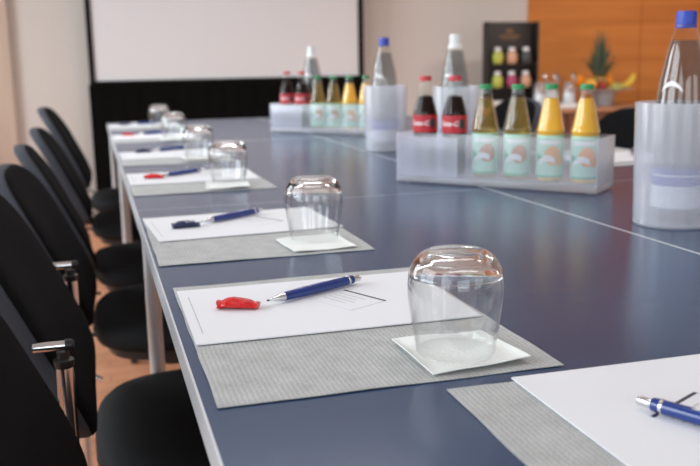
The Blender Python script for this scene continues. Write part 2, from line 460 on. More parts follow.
for i, (a, b) in enumerate(ys):
    table(XL0, XM - 0.0003, a, b, '%s blue-topped conference table of the left row, set with placemats' % nm[i], (.002, .0005, .002)[i], (.0005, .002, .002)[i])
    table(XM + 0.0003, XR1, a, b, '%s blue-topped conference table of the right row, beyond the long seam' % nm[i], (.002, .0005, .002)[i], (.0005, .002, .002)[i])

# ------------------------------------------------------------------ chairs
def make_chair(loc, rz, label, behind=True, lift=0.0):
    """local: faces +x, origin on the floor below the seat centre"""
    t = thing('conference_chair', label, 'chair', loc, rz, 'black conference chairs')
    # seat: lofted superellipse rings
    def se(a, b, n, k=40):
        out = []
        for i in range(k):
            th = 2 * PI * i / k; c, s = math.cos(th), math.sin(th)
            out.append((a * abs(c) ** (2 / n) * (1 if c >= 0 else -1), b * abs(s) ** (2 / n) * (1 if s >= 0 else -1)))
        return out
    bm = BM(); rings = []
    for z, k in ((0.405, .90), (0.412, .965), (0.430, 1.0), (0.446, .985), (0.456, .94), (0.461, .80), (0.4625, .5), (0.463, .2)):
        rings.append([(0.22 * k * (x / 1) + 0.0, 0.225 * k * y, z - 0.018 * max(0, x * k) ** 2) for x, y in se(1, 1, 3.4)])
    loft(bm, rings); obj('seat', bm, 'seatfab', t, angle=60)
    bm = BM(); loft(bm, [[(0.19 * x, 0.195 * y, z) for x, y in se(1, 1, 3.4)] for z in (0.385, 0.404)])
    obj('seat_shell', bm, 'plastic', t)
    # back: front surface follows a gently curved recline
    zs = [0.515, 0.54, 0.60, 0.66, 0.72, 0.77, 0.80, 0.835]
    xs = [-0.214, -0.219, -0.242, -0.270, -0.298, -0.324, -0.342, -0.364]
    def fx(z):
        for i in range(len(zs) - 1):
            if z <= zs[i + 1] or i == len(zs) - 2:
                return xs[i] + (xs[i + 1] - xs[i]) * (z - zs[i]) / (zs[i + 1] - zs[i])
    zc, hh, hw = 0.668, 0.167, 0.222
    outline = [(hw * y, zc + hh * z) for (z, y), (z2, y2) in zip(se(1, 1, 3.2, 56), se(1, 1, 5.5, 56)) for z, y in (((z, y) if z > 0 else (z2, y2)),)]
    def back_ring(k, dx):
        return [(fx(zc + (z - zc) * (1 - (1 - k) * 0.9)) + dx + 0.10 * (y * k) ** 2, y * k, zc + (z - zc) * (1 - (1 - k) * 1.0)) for y, z in outline]
    bm = BM()
    loft(bm, [back_ring(k, dx) for k, dx in ((.25, 0.004), (.6, .004), (.88, .002), (.965, -.002), (.99, -.008))])
    obj('backrest', bm, 'fabric', t, angle=60, loc=(0, 0, lift))
    bm = BM()
    loft(bm, [back_ring(k, dx) for k, dx in ((.985, -.0075), (1.0, -.014), (1.0, -.028), (.985, -.037), (.95, -.041), (.7, -.043), (.3, -.043))])
    obj('back_shell', bm, 'rim', t, angle=60, loc=(0, 0, lift))
    for s in (-1, 1):
        yo = s * (0.175 if behind else 0.233); xo = -0.322 if behind else -0.245
        bm = BM(); tube(bm, [(xo, yo, 0.015), (xo, yo, 0.632)], 0.0110, 18)
        rl = obj('leg', bm, 'chrome', t)
        bm = BM(); lathe(bm, [(0, 0.6325), (0.0115, 0.6325), (0.0125, 0.637), (0.0125, 0.642), (0.008, 0.644), (0.008, 0.652), (0, 0.652)], 20, (xo, yo))
        obj('collar', bm, 'plastic', rl)
        bm = BM(); tube(bm, [(xo - .012, yo - s * .002, 0.585), (xo - .018, yo - s * .002, 0.585), (xo - .020, yo - s * .002, 0.585)], [0.006, 0.006, 0.004], 14)
        bm2 = bm; obj('adjusting_knob', bm2, 'plastic', rl)
        bm = BM(); lathe(bm, [(0, 0), (0.014, 0), (0.014, 0.016), (0, 0.016)], 18, (xo, yo)); obj('foot', bm, 'plastic', rl)
        bm = BM(); tube(bm, [(xo - .035, yo, 0.660), (xo + .005, yo, 0.660)], 0.0062, 16)
        bk = obj('back_bracket', bm, 'chrome', t)
        bm = BM(); tube(bm, [(xo + .003, yo, 0.660), (xo + .011, yo, 0.660), (xo + .014, yo, 0.660)], [0.0075, 0.0075, 0.005], 16)
        obj('end_cap', bm, 'plastic', bk)
        bm = BM(); tube(bm, [(0.19, s * 0.19, 0.015), (0.165, s * 0.16, 0.386)], 0.0105, 16)
        fl = obj('leg', bm, 'chrome', t)
        bm = BM(); lathe(bm, [(0, 0), (0.014, 0), (0.014, 0.016), (0, 0.016)], 18, (0.19, s * 0.19)); obj('foot', bm, 'plastic', fl)
        bm = BM(); tube(bm, [(xo + .002, yo, 0.470), (-0.205, s * (0.175 if behind else 0.222), 0.447)], 0.0042, 12); obj('seat_link', bm, 'plastic' if behind else 'chrome', t)
        bm = BM(); tube(bm, [(-0.05, s * 0.13, 0.386), (-0.05, s * 0.13, 0.36)], 0.024, 16); obj('seat_mount', bm, 'plastic', t)
    return t
cy = [0.83, 1.33, 2.0, 2.56, 3.255, 3.86]
cl = ['black upholstered chair nearest the camera, cut off at the lower left corner',
      'second black chair of the left row, with its chrome bracket and seat in view',
      'third black chair of the left row, its rounded back right behind the second',
      'fourth black chair of the left row, counted from the camera',
      'fifth black chair of the left row, last but one before the screen',
      'farthest black chair of the left row, next to the black screen drape']
ch0 = make_chair((0.180, cy[0], 0), 0, cl[0])
dz = [0, 0, 0, 0.0, 0.0, 0.0]
dr_ = [0, 0, -2, 3, 0, -2]
make_chair((0.19, cy[1], 0), 0, cl[1], False)
ch2 = make_chair((0.19, cy[2], 0), R(dr_[2]), cl[2], True, -0.045)
for i in (3, 4): copy_tree(ch2, (0.19, cy[i], 0), R(dr_[i]), cl[i])
copy_tree(ch0, (0.19, cy[5], 0), R(dr_[5]), cl[5])
copy_tree(ch0, (1.355, 2.49, 0), PI, 'black chair on the right side of the tables, its back below the fruit bowl')
copy_tree(ch0, (1.355, 3.34, 0), PI, 'black chair on the right side of the tables, its back below the dark display stand')

# ------------------------------------------------------------------ place settings
ZM = ZT + 0.0004
ordn = ['nearest', 'second', 'third', 'fourth', 'fifth', 'farthest']

def sheet(w, d, th, wav=0.0, seed=0, n=24, curl=0.0):
    rnd = random.Random(seed); ph = [rnd.uniform(0, 6.28) for _ in range(6)]
    bm = BM(); top = []; bot = []
    for i in range(n + 1):
        a = []; b = []
        for j in range(n + 1):
            x = -w / 2 + w * i / n; y = -d / 2 + d * j / n
            h = wav * (1 + math.sin(x * 38 + ph[0]) * math.sin(y * 31 + ph[1])) * 0.5 + wav * 0.5 * (1 + math.sin(x * 90 + y * 60 + ph[2])) * 0.5
            ed = max(abs(2 * x / w), abs(2 * y / d))
            h += curl * max(0, ed - 0.8) ** 2 * 25 * (0.5 + 0.5 * math.sin(x * 20 + y * 25 + ph[3]))
            ex = (0.0004 * math.sin(y * 60 + ph[4]) if i in (0, n) else 0) * (wav > 0 or curl > 0); ey = (0.0004 * math.sin(x * 55 + ph[5]) if j in (0, n) else 0) * (wav > 0 or curl > 0)
            a.append(bm.verts.new((x + ex, y + ey, h + th))); b.append(bm.verts.new((x + ex, y + ey, h)))
        top.append(a); bot.append(b)
    for i in range(n):
        for j in range(n):
            bm.faces.new((top[i][j], top[i + 1][j], top[i + 1][j + 1], top[i][j + 1]))
            bm.faces.new((bot[i][j], bot[i][j + 1], bot[i + 1][j + 1], bot[i + 1][j]))
    for k in range(n):
        bm.faces.new((top[k][0], bot[k][0], bot[k + 1][0], top[k + 1][0])); bm.faces.new((top[k][n], top[k + 1][n], bot[k + 1][n], bot[k][n]))
        bm.faces.new((top[0][k], top[0][k + 1], bot[0][k + 1], bot[0][k])); bm.faces.new((top[n][k], bot[n][k], bot[n][k + 1], top[n][k + 1]))
    return bm

def make_placemat(loc, rz, label, seed):
    o = obj('placemat', sheet(0.297, 0.383, 0.0007, 0.0003, seed, 28, 0.0006), 'mat', None, True, loc, (0, 0, rz))
    return tag(o, label, 'placemat', 'grey nonwoven placemats')

def strip(bm, p, q, w, z=0.0):
    p, q = Vector((*p, z)), Vector((*q, z)); d = (q - p).normalized(); nrm = Vector((-d.y, d.x, 0)) * w / 2
    vs = [bm.verts.new(c) for c in (p - nrm, q - nrm, q + nrm, p + nrm)]
    bm.faces.new(vs)

PTH = 0.0012
def make_paper(loc, rz, label):
    """local: page up = +x, page right = -y, origin at page centre"""
    bm = bx(-0.1445, 0.1445, -0.102, 0.102, 0, PTH)
    t = obj('paper_sheet', bm, 'paper', None, False, loc, (0, 0, rz))
    tag(t, label, 'paper', 'white printed writing sheets')
    zi = PTH + 0.00008
    # footer: tiny grey lines of small print along the lower short edge
    bm = BM(); rnd = random.Random(3); y = 0.070
    while y > -0.070:
        l = rnd.uniform(0.003, 0.009)
        for x in (-0.1345,): strip(bm, (x, y), (x, max(y - l, -0.07)), 0.0010, zi)
        y -= l + 0.0016
    obj('footer_print', bm, 'ink', t, False)
    # tilted note-shaped emblem
    A = Vector((0.039, 0.042)); ux = Vector((0.028, -0.055)).normalized(); uy = Vector((-0.055, -0.028)).normalized()
    L, H = 0.0670, 0.052
    bm = BM(); strip(bm, A, A + ux * L, 0.0034, zi); obj('emblem_edge', bm, 'navyink', t, False)
    bm = BM(); strip(bm, A + ux * L, A + ux * L + uy * H, 0.0011, zi)
    for k in range(4):
        p = A + uy * (0.012 + 0.008 * k) + ux * 0.006
        strip(bm, p, p + ux * (0.042 - 0.006 * (k % 2)), 0.0010, zi)
    obj('emblem_print', bm, 'ink', t, False)
    bm = BM(); strip(bm, A + uy * H, A + ux * L + uy * H, 0.0016, zi); strip(bm, A, A + uy * H, 0.0008, zi)
    obj('emblem_shade', bm, 'paleink', t, False)
    return t

def make_pen(loc, rz, label):
    """local: tip at origin side, axis +x, lying on z=0"""
    t = thing('ballpoint_pen', label, 'pen', loc, rz, 'blue ballpoint pens')
    zc = 0.0062
    def lath(prof, name, mat, par=t, seg=22):
        bm = BM(); rings = []
        for r, x in prof: rings.append([(x, r * math.cos(2 * PI * k / seg), zc + r * math.sin(2 * PI * k / seg)) for k in range(seg)])
        loft(bm, rings); return obj(name, bm, mat, par)
    b = lath([(.0050, .0235), (.0052, .030), (.0056, .045), (.0058, .070), (.0056, .1), (.0053, .124), (.0050, .1262)], 'barrel', 'penblue')
    lath([(.0011, .003), (.0019, .006), (.0033, .0125), (.0046, .020), (.0049, .0236)], 'tip', 'silver')
    lath([(.0005, 0.0), (.0009, .0012), (.0010, .0032)], 'point', 'pendark')
    lath([(.0054, .1175), (.0058, .1178), (.0058, .1198), (.0054, .12)], 'ring', 'silver')
    lath([(.0034, .1262), (.0036, .128), (.0036, .137), (.0028, .1385)], 'push_button', 'silver')
    bm = BM(); box(bm, (0.1045, 0.0066, zc + .0012), (0.036, 0.0012, 0.0034), 0.0005); box(bm, (0.1215, 0.0060, zc + .0012), (0.003, 0.0024, 0.0034), 0.0004)
    obj('clip', bm, 'penblue', t)
    bm = BM()
    for k in range(3):
        th = R(75 + 9 * k)
        box(bm, (0.088, .00595 * math.cos(th), zc + .00595 * math.sin(th)), (0.016 - .003 * k, .0006, .0002))
    obj('barrel_print', bm, 'lwhite', t, False)
    return t

def make_sweet(loc, rz, mat, label, seed):
    """a soft sweet in a crumpled wrapper, twisted flat at both ends; axis x"""
    rnd = random.Random(seed); bm = BM(); rings = []; seg = 14
    prof = [(-.0218, .0098, .0046), (-.0190, .0092, .0040), (-.0160, .0080, .0046), (-.0120, .0090, .0058), (-.005, .0096, .0061), (.002, .0094, .0060),
            (.008, .0092, .0055), (.0125, .0082, .0050), (.0155, .0070, .0042), (.0185, .0080, .0038), (.0215, .0090, .0038)]
    for i, (x, w, h) in enumerate(prof):
        ring = []; tw = 0.5 * rnd.uniform(-1, 1)
        for k in range(seg):
            a = 2 * PI * k / seg + tw * .3; j = rnd.uniform(0.84, 1.12)
            zz = h + h * 0.92 * math.sin(a) * (j if math.sin(a) > 0 else 1)
            ring.append((x + rnd.uniform(-.0011, .0011), w * math.cos(a) * j, max(0.0003, zz)))
        rings.append(ring)
    loft(bm, rings)
    t = obj('wrapped_sweet', bm, mat, None, False, loc, (0, 0, rz))
    return tag(t, label, 'sweet', 'wrapped sweets on the sheets')

def make_napkin(loc, rz, label, seed):
    bm = sheet(0.092, 0.092, 0.0010, 0.0018, seed, 20, 0.0030)
    o = obj('paper_napkin', bm, 'napkin', None, True, loc, (0, 0, rz))
    return tag(o, label, 'napkin', 'small white napkins under glasses')

def make_glass(loc, label):
    """tumbler standing upside down: rim on z=0, thick base on top"""
    outer = [(.0352, .0006), (.0362, .008), (.0388, .024), (.0412, .040), (.0425, .052), (.0426, .062), (.0420, .069), (.0402, .0765), (.0370, .0828), (.0330, .0872), (.0285, .0902), (.0258, .0912), (.0240, .0914)]
    dimple = [(.0222, .0909), (.0170, .0900), (.0090, .0895), (0, .0894)]
    inner = [(0, .0848), (.010, .0847), (.020, .0840), (.0280, .0818), (.0345, .0775), (.0388, .0700), (.0406, .061), (.0408, .051), (.0397, .040), (.0374, .024), (.0351, .008), (.0342, .0010), (.0344, .0003), (.0348, .0003)]
    # two closed rings in one mesh: the thick foot and, just below it, the thin side wall
    zs_ = 0.0695
    fo, fi = interp(outer), interp(list(reversed(inner)))
    foot = [(fi(zs_), zs_)] + [p for p in reversed(inner) if p[1] > zs_]
    up = [(fo(zs_), zs_)] + [p for p in outer if p[1] > zs_] + dimple
    bm2 = BM(); lathe(bm2, list(reversed(up)) + foot, 72)
    zw = zs_ - 0.0001
    wall = [(fo(zw), zw)] + [p for p in reversed(outer) if p[1] < zw] + list(reversed([p for p in inner if p[1] < zw])) + [(fi(zw), zw)]
    lathe(bm2, wall, 72, close=True)
    o = obj('drinking_glass', bm2, 'glass', None, True, loc, angle=80)
    o.data.materials.append(M['tumbler_wall'])         # thin side wall; the solid foot stays refractive
    for p in o.data.polygons:
        if max(o.data.vertices[v].co.z for v in p.vertices) < zs_ - 0.00005: p.material_index = 1
    return tag(o, label, 'glass', 'upturned drinking glasses')

#            mat centre(y)   paper centre, rot      pen tip, pen end                  sweet centre  rot  colour   napkin c, rot     glass
sets = [
    ((0.2255, 0.825, 0), ((0.2235, 0.889), -0.4), ((0.166, 0.893), (0.286, 0.954)), ((0.1355, 0.896), -22, 'red'), ((0.3005, 0.690), 3), (0.298, 0.692)),
    ((0.2195, 1.330, 0), ((0.2205, 1.405), 3.5), ((0.158, 1.402), (0.276, 1.482)), ((0.133, 1.392), 4, 'navyfoil'), ((0.297, 1.198), 4), (0.303, 1.228)),
    ((0.2150, 1.985, 1), ((0.2150, 2.050), 0.0), ((0.140, 2.042), (0.264, 2.135)), ((0.128, 2.040), -15, 'red'), ((0.268, 1.853), -6), (0.278, 1.893)),
    ((0.2170, 2.535, 0), ((0.2170, 2.597), 1.0), ((0.166, 2.660), (0.280, 2.735)), ((0.139, 2.672), 10, 'navyfoil'), ((0.276, 2.432), 3), (0.276, 2.425)),
    ((0.2150, 3.230, 0), ((0.2150, 3.295), -1.0), ((0.160, 3.345), (0.280, 3.395)), ((0.125, 3.345), -10, 'red'), ((0.270, 3.110), 2), (0.270, 3.110)),
    ((0.2150, 3.850, 0), ((0.2150, 3.915), 0.5), ((0.165, 3.935), (0.285, 3.985)), ((0.135, 3.945), 5, 'navyfoil'), ((0.270, 3.745), 0), (0.270, 3.745)),
]
ZP = ZM + 0.0008 + 0.0012          # sheets rest on the slightly wavy mats
ZS = ZP + PTH + 0.0002
pap0 = pen0 = None
for i, (mc, (pc, pr), (tip, end), (sc_, sr, smat), (nc, nr), gc) in enumerate(sets):
    who = ordn[i]
    make_placemat((mc[0], mc[1], ZM), R(mc[2]), '%s grey placemat of the row along the left table edge' % who, i)
    lab = '%s white printed sheet of the row along the left table edge' % who
    if pap0 is None: pap0 = make_paper((*pc, ZP), R(pr), lab)
    else: copy_tree(pap0, (*pc, ZP), R(pr), lab)
    ang = math.atan2(end[1] - tip[1], end[0] - tip[0])
    lab = '%s blue ballpoint pen on the left row of sheets, pointing at a %s sweet' % (who, 'red' if smat == 'red' else 'dark blue')
    if pen0 is None: pen0 = make_pen((*tip, ZS), ang, lab)
    else: copy_tree(pen0, (*tip, ZS), ang, lab)
    make_sweet((*sc_, ZS), R(sr), smat, '%s sweet in a %s wrapper lying on the %s left-row sheet' % ('twisted' , 'red' if smat == 'red' else 'dark blue', who), 11 + i)
    make_napkin((*nc, ZM + 0.0014), R(nr), 'small white napkin under the %s upturned glass' % who, 40 + i)
    make_glass((*gc, ZM + 0.0040), '%s clear tumbler standing upside down on a white napkin' % who)
# the setting at the near end, lower right of the picture
make_placemat((0.402, 0.418, ZM), R(-1.0), 'grey placemat at the near table end, half under the sheet at lower right', 9)
copy_tree(pap0, (0.4155, 0.4700, ZP), R(90 - 0.5), 'white printed sheet at the near table end, cut by the lower right corner')
d = Vector((0.413 - 0.389, 0.507 - 0.554)).normalized(); e0 = Vector((0.3735, 0.5275)); tp = e0 + d * 0.1385
penr = copy_tree(pen0, (tp.x, tp.y, ZS), math.atan2(-d.y, -d.x), 'blue ballpoint pen on the sheet at lower right, silver push button towards the glass')
for c in penr.children:
    if c.name.startswith('clip'): c.scale = (1, -1, 1)          # this pen lies rolled the other way
# a setting across the table, glimpsed between the bottle rack and the right-hand cooler
make_placemat((1.300, 2.02, ZM), R(180), 'grey placemat on the right table row, glimpsed between rack and cooler', 12)
copy_tree(pap0, (1.300, 1.99, ZP), R(180), 'white printed sheet on the right table row, glimpsed between rack and cooler')
copy_tree(pen0, (1.345, 1.97, ZS), R(55), 'dark blue pen on the right table row, glimpsed between rack and cooler')

# ------------------------------------------------------------------ bottle racks
def make_rack(loc, rz, label):
    t = thing('bottle_rack', label, 'bottle rack', loc, rz, 'frosted acrylic bottle racks')
    L, D, H, th = 0.442, 0.108, 0.108, 0.003
    bm = BM(); box(bm, (0, 0, 0.009), (L, D, 0.012), 0.002); obj('base_plate', bm, 'frostbase', t)
    for s in (-1, 1):
        bm = BM(); box(bm, (0, s * (D / 2 - th / 2), (H + .015) / 2), (L, th, H - .015), 0.0008); obj('long_wall', bm, 'frost', t)
        bm = BM(); box(bm, (s * (L / 2 - th / 2), 0, (H + .015) / 2), (th, D - 2 * th, H - .015), 0.0008); obj('end_wall', bm, 'frostthick', t)
    bm = BM(); box(bm, (-L / 2 + 0.075, -D / 2 + 0.006, 0.058), (0.138, 0.003, 0.084), 0.0006); obj('frosted_insert', bm, 'frostbase', t)
    for sx in (-1, 1):
        for sy in (-1, 1):
            bm = BM(); lathe(bm, [(0, 0), (.006, 0), (.007, .003), (0, .003)], 14, (sx * (L / 2 - .02), sy * (D / 2 - .02))); obj('foot', bm, 'frostthick', t)
    return t

def cyl_cap(bm, r, z0, z1, ridges=0):
    seg = 60
    prof = [(0, z0), (r, z0), (r, z0 + (z1 - z0) * .75), (r * .93, z1), (0, z1)]
    lathe(bm, prof, seg)
    if ridges:
        for v in bm.verts:
            rr = math.hypot(v.co.x, v.co.y)
            if rr > r * .98:
                k = round(math.atan2(v.co.y, v.co.x) / (2 * PI) * seg) % seg
                if k % 2: v.co.x *= .965; v.co.y *= .965
    return bm

def shrink(prof, d): return [(max(r - d, 0.0005), z) for r, z in prof]

COLA = [(.0235, .001), (.0255, .004), (.0262, .02), (.0255, .05), (.0258, .07), (.0268, .09), (.0268, .128), (.0252, .138), (.0215, .152), (.0165, .168), (.0130, .182), (.0118, .196), (.0118, .203)]
JUICE = [(.0245, .001), (.0265, .004), (.0268, .02), (.0268, .098), (.0284, .101), (.0284, .105), (.0268, .108), (.0230, .128), (.0174, .155), (.0134, .172), (.0120, .180), (.0118, .188)]
WATER = [(.0360, .001), (.0385, .005), (.0390, .02), (.0390, .165), (.0380, .185), (.0345, .215), (.0250, .262), (.0165, .292), (.0140, .300), (.0140, .309)]

FACE = 0.0
def make_cola(loc, rz, label):
    t = thing('cola_bottle', label, 'bottle', loc, rz, 'small bottles in the racks')
    fr = interp(COLA)
    bm = BM(); lathe(bm, [(0, .001)] + COLA + [(0, .203)], 40); obj('glass_body', bm, 'cglass', t)
    liq = shrink([p for p in COLA if p[1] < .176], .0016)
    bm = BM(); lathe(bm, [(0, .004)] + [(r, max(z, .004)) for r, z in liq] + [(0, liq[-1][1] + .003)], 40); obj('cola', bm, 'cola', t)
    bm = BM(); lathe(bm, [(fr(z) + .0004, z) for z in (.092, .100, .112, .124, .129)], 48); lb = obj('label', bm, 'lred', t)
    obj('lettering', wrap_text('Coca-Cola', fr, -0.25, .1115, .0140), 'lwhite', lb, False)
    bm = BM(); wrap_blob(bm, fr, 0.60, .111, .0075, .0105, .0009); obj('label_picture', bm, 'ldark', lb, False)
    bm = BM(); cyl_cap(bm, .0138, .2005, .211, 1); obj('cap', bm, 'capred', t)
    return t

def make_juice(loc, rz, label, kind):
    t = thing('apple_drink_bottle' if kind == 'apple' else 'orange_drink_bottle', label, 'bottle', loc, rz, 'small bottles in the racks')
    fr = interp(JUICE)
    bm = BM(); lathe(bm, [(0, .001)] + JUICE + [(0, .188)], 40); obj('glass_body', bm, 'bglass', t)
    liq = shrink([p for p in JUICE if p[1] < .160] + [(.0148, .166)], .0016)
    bm = BM(); lathe(bm, [(0, .004)] + [(r, max(z, .004)) for r, z in liq] + [(0, .1665)], 40); obj('juice', bm, 'apple' if kind == 'apple' else 'orange', t)
    bm = BM(); lathe(bm, [(fr(z) + .0004, z) for z in (.010, .04, .06, .08, .094)], 48); lb = obj('label', bm, 'lmint', t)
    bm = BM(); wrap_patch(bm, fr, -1.2, 1.2, .010, .015, .0007)
    wrap_patch(bm, fr, -1.1, -0.55, lambda u: .036 + .006 * u, lambda u: .060 - .01 * u, .0007)
    obj('green_band', bm, 'lgreen', lb, False)
    bm = BM()
    wrap_blob(bm, fr, 0.20, .054, .0165, .0190, .0007)
    if kind != 'apple': wrap_blob(bm, fr, 0.68, .044, .0090, .0110, .00075)
    obj('fruit_picture', bm, 'lapple' if kind == 'apple' else 'lorange', lb, False)
    bm = BM(); wrap_patch(bm, fr, -0.95, 0.35, lambda u: .033 + .010 * math.sin(u * 2.6), lambda u: .042 + .013 * math.sin(u * 2.6), .0010)
    wrap_patch(bm, fr, -0.85, 0.85, .0765, .0835, .0009)
    obj('white_swoosh', bm, 'lwhite', lb, False)
    bm = BM(); cyl_cap(bm, .0134, .1835, .1935, 1); obj('cap', bm, 'capgreen', t)
    return t

def make_water(loc, rz, label, cap, neck=False):
    t = thing('water_bottle', label, 'bottle', loc, rz, 'tall glass water bottles')
    fr = interp(WATER)
    bm = BM(); lathe(bm, [(0, .001)] + WATER + [(0, .309)], 48); obj('glass_body', bm, 'bglass', t)
    liq = shrink([p for p in WATER if p[1] < .28], .002)
    bm = BM(); lathe(bm, [(0, .005)] + [(r, max(z, .005)) for r, z in liq] + [(.0195, .276), (0, .276)], 48); obj('water', bm, 'water', t)
    bm = BM(); lathe(bm, [(fr(z) + .0005, z) for z in (.022, .056)], 56)
    lb = obj('label', bm, 'lpale', t)
    bm = BM(); lathe(bm, [(fr(z) + .0005, z) for z in (.0565, .070, .0835)], 56); obj('label_band', bm, 'lblue', t)
    bm = BM(); lathe(bm, [(fr(z) + .0009, z) for z in (.0708, .0732)], 56); obj('band_line', bm, 'lpale', lb)
    # white arch emblem moulded on the shoulder
    bm = BM(); hump = lambda u: .013 * math.sin(u * PI) ** .8
    wrap_patch(bm, fr, -0.95, 0.02, lambda u: .1985 + hump(u) * .75, lambda u: .2003 + hump(u) * 1.2, .0007, 24)
    obj('shoulder_emblem', bm, 'lwhite', t, False)
    bm = BM(); cyl_cap(bm, .0152, .2985, .319, 1); lathe(bm, [(.0143, .2945), (.0160, .2945), (.0160, .2975), (.0143, .2975)], 48, close=True)
    obj('cap', bm, cap, t)
    if neck:
        bm = BM(); lathe(bm, [(fr(z) + .0006, z) for z in (.282, .290, .296)], 48); obj('neck_foil', bm, 'capwhite', t)
    return t

def face_cam(x, y): return math.atan2(-y, -x)

Rk = R(-49.8); ux, uy = math.cos(Rk), math.sin(Rk); vx, vy = -uy, ux       # u along the rack, v towards the back
corner1 = (0.627, 1.786)
def rackpos(corner, u, v): return (corner[0] + ux * u + vx * v, corner[1] + uy * u + vy * v)
c1 = rackpos(corner1, 0.221, 0.054)
rack1 = make_rack((*c1, ZT + 0.0002), Rk, 'frosted acrylic rack holding six small bottles, the nearer of the two racks')
c2 = (0.833, 3.152)
copy_tree(rack1, (*c2, ZT + 0.0002), R(-50), 'frosted acrylic rack holding six small bottles, in front of the white screen')
def in_rack(c, rz, k):
    u = -0.221 + 0.043 + 0.0712 * k
    return (c[0] + math.cos(rz) * u, c[1] + math.sin(rz) * u)
zb = ZT + 0.0155
protos = {}
names = [('cola', 'red-labelled cola bottle at the left end of the %s rack'), ('cola', 'red-labelled cola bottle second from the left in the %s rack, beside an apple drink'),
         ('apple', 'green-capped apple drink bottle beside a cola in the %s rack'), ('apple', 'green-capped apple drink bottle beside an orange drink in the %s rack'),
         ('orange', 'bright orange drink bottle with green cap beside an apple drink in the %s rack'), ('orange', 'orange drink bottle with green cap at the right end of the %s rack')]
for c, rz, w in ((c1, Rk, 'nearer'), (c2, R(-50), 'farther')):
    for k, (kind, lab) in enumerate(names):
        x, y = in_rack(c, rz, k); a = face_cam(x, y)
        if kind not in protos:
            protos[kind] = make_cola((x, y, zb), a, lab % w) if kind == 'cola' else make_juice((x, y, zb), a, lab % w, kind)
        else: copy_tree(protos[kind], (x, y, zb), a, lab % w)

# ------------------------------------------------------------------ bottle coolers and water bottles
def make_cooler(loc, label):
    o = thing('bottle_cooler', label, 'bottle cooler', loc, 0, 'frosted bottle coolers')
    bm = BM(); lathe(bm, [(.0570, .006), (.0612, .1885), (.0618, .190), (.0636, .190), (.0640, .188), (.0600, .004)], 72, close=True)
    obj('sleeve', bm, 'cooler', o)
    bm = BM(); lathe(bm, [(0, 0), (.0585, 0), (.0600, .002), (.0600, .0038), (.0569, .0058), (0, .0058)], 72); obj('base', bm, 'frostthick', o)
    return o
cA, cB, cC = (0.869, 1.160), (0.828, 2.45), (0.945, 2.20)
k0 = make_cooler((*cA, ZT + .0002), 'frosted bottle cooler at the right edge of the picture')
copy_tree(k0, (*cB, ZT + .0002), None, 'frosted bottle cooler between the two bottle racks')
copy_tree(k0, (*cC, ZT + .0002), None, 'frosted bottle cooler half hidden behind the cola bottles')
zc = ZT + 0.0068
wA = make_water((cA[0] + .006, cA[1], zc), face_cam(*cA), 'blue-capped water bottle in the cooler at the right edge', 'capblue')
copy_tree(wA, (cB[0] - .002, cB[1], zc), face_cam(*cB), 'blue-capped water bottle in the cooler between the two racks')
wC = make_water((cC[0] - .003, cC[1], zc), face_cam(*cC), 'white-capped water bottle standing in the cooler behind the colas', 'capwhite', True)
copy_tree(wC, (0.845, 3.40, ZT), face_cam(.83, 3.36), 'white-capped water bottle standing behind the farther rack, before the screen')

# ------------------------------------------------------------------ sideboard and what stands on it
ZB = 0.665
t = thing('sideboard', 'brown wooden sideboard against the panelled far wall', 'sideboard', (3.55, 5.50, 0))
obj('carcass', bx(-0.99, 0.99, -0.24, 0.26, 0.06, ZB - 0.03), 'board', t, False)
obj('plinth', bx(-0.96, 0.96, -0.21, 0.24, 0.0, 0.0605), 'plastic', t, False)
bm = BM(); bx(-1.02, 1.02, -0.27, 0.28, ZB - 0.0298, ZB, bm, 0.004); obj('top', bm, 'boardtop', t)
for k in range(4):
    x = -0.74 + k * 0.495
    bm = BM(); bx(x - .24, x + .24, -0.258, -0.241, 0.08, ZB - 0.045, bm, 0.002); dd = obj('door', bm, 'board', t, False)
    bm = BM(); tube(bm, [(x + .19, -.259, .42), (x + .19, -.28, .42), (x + .19, -.28, .54), (x + .19, -.259, .54)], .005, 10); obj('handle', bm, 'chrome', dd)

# display stand with two shelves of tins
DX, DY = 2.782, 5.53
t = thing('display_stand', 'dark brown display stand with two rows of small tins on the sideboard', 'display stand', (DX, DY, ZB + .0006))
bm = BM(); box(bm, (0, 0.04, 0.2902), (0.385, 0.018, 0.58), 0.002); obj('back_board', bm, 'stand', t)
for s in (-1, 1):
    bm = BM(); box(bm, (s * .1865, 0.0, 0.29), (0.010, 0.062, 0.58), 0.001); obj('side_panel', bm, 'stand', t)
for z in (0.135, 0.295):
    bm = BM(); box(bm, (0, 0.0, z), (0.362, 0.062, 0.010), 0.001); obj('shelf', bm, 'stand', t)
bm = BM(); box(bm, (0, 0.0, 0.008), (0.362, 0.062, 0.016), 0.001); obj('base_board', bm, 'stand', t)
bm = BM()
box(bm, (0.0, 0.0305, 0.485), (0.15, 0.001, 0.013)); box(bm, (0.0, 0.0305, 0.465), (0.11, 0.001, 0.006))
for k in (-1, 0, 1): sphere(bm, (k * .018, 0.031, 0.520 + (0.007 if k == 0 else 0)), 0.009, (1, .15, 1.2), 12, 8)
box(bm, (0, 0.0305, 0.508), (0.055, 0.001, 0.006))
obj('gold_emblem', bm, 'gold', t, False)
def make_tin(loc, mat, label):
    t = thing('tea_tin', label, 'tin', loc, 0, 'small tins on the display stand')
    bm = BM(); lathe(bm, [(0, 0), (.028, 0), (.036, .012), (.040, .035), (.038, .060), (.030, .076), (.020, .082), (0, .082)], 32); obj('body', bm, mat, t)
    bm = BM(); lathe(bm, [(0, .0822), (.021, .0822), (.0225, .088), (.0225, .104), (.018, .110), (0, .110)], 28); obj('lid', bm, 'capwhite', t)
    return t
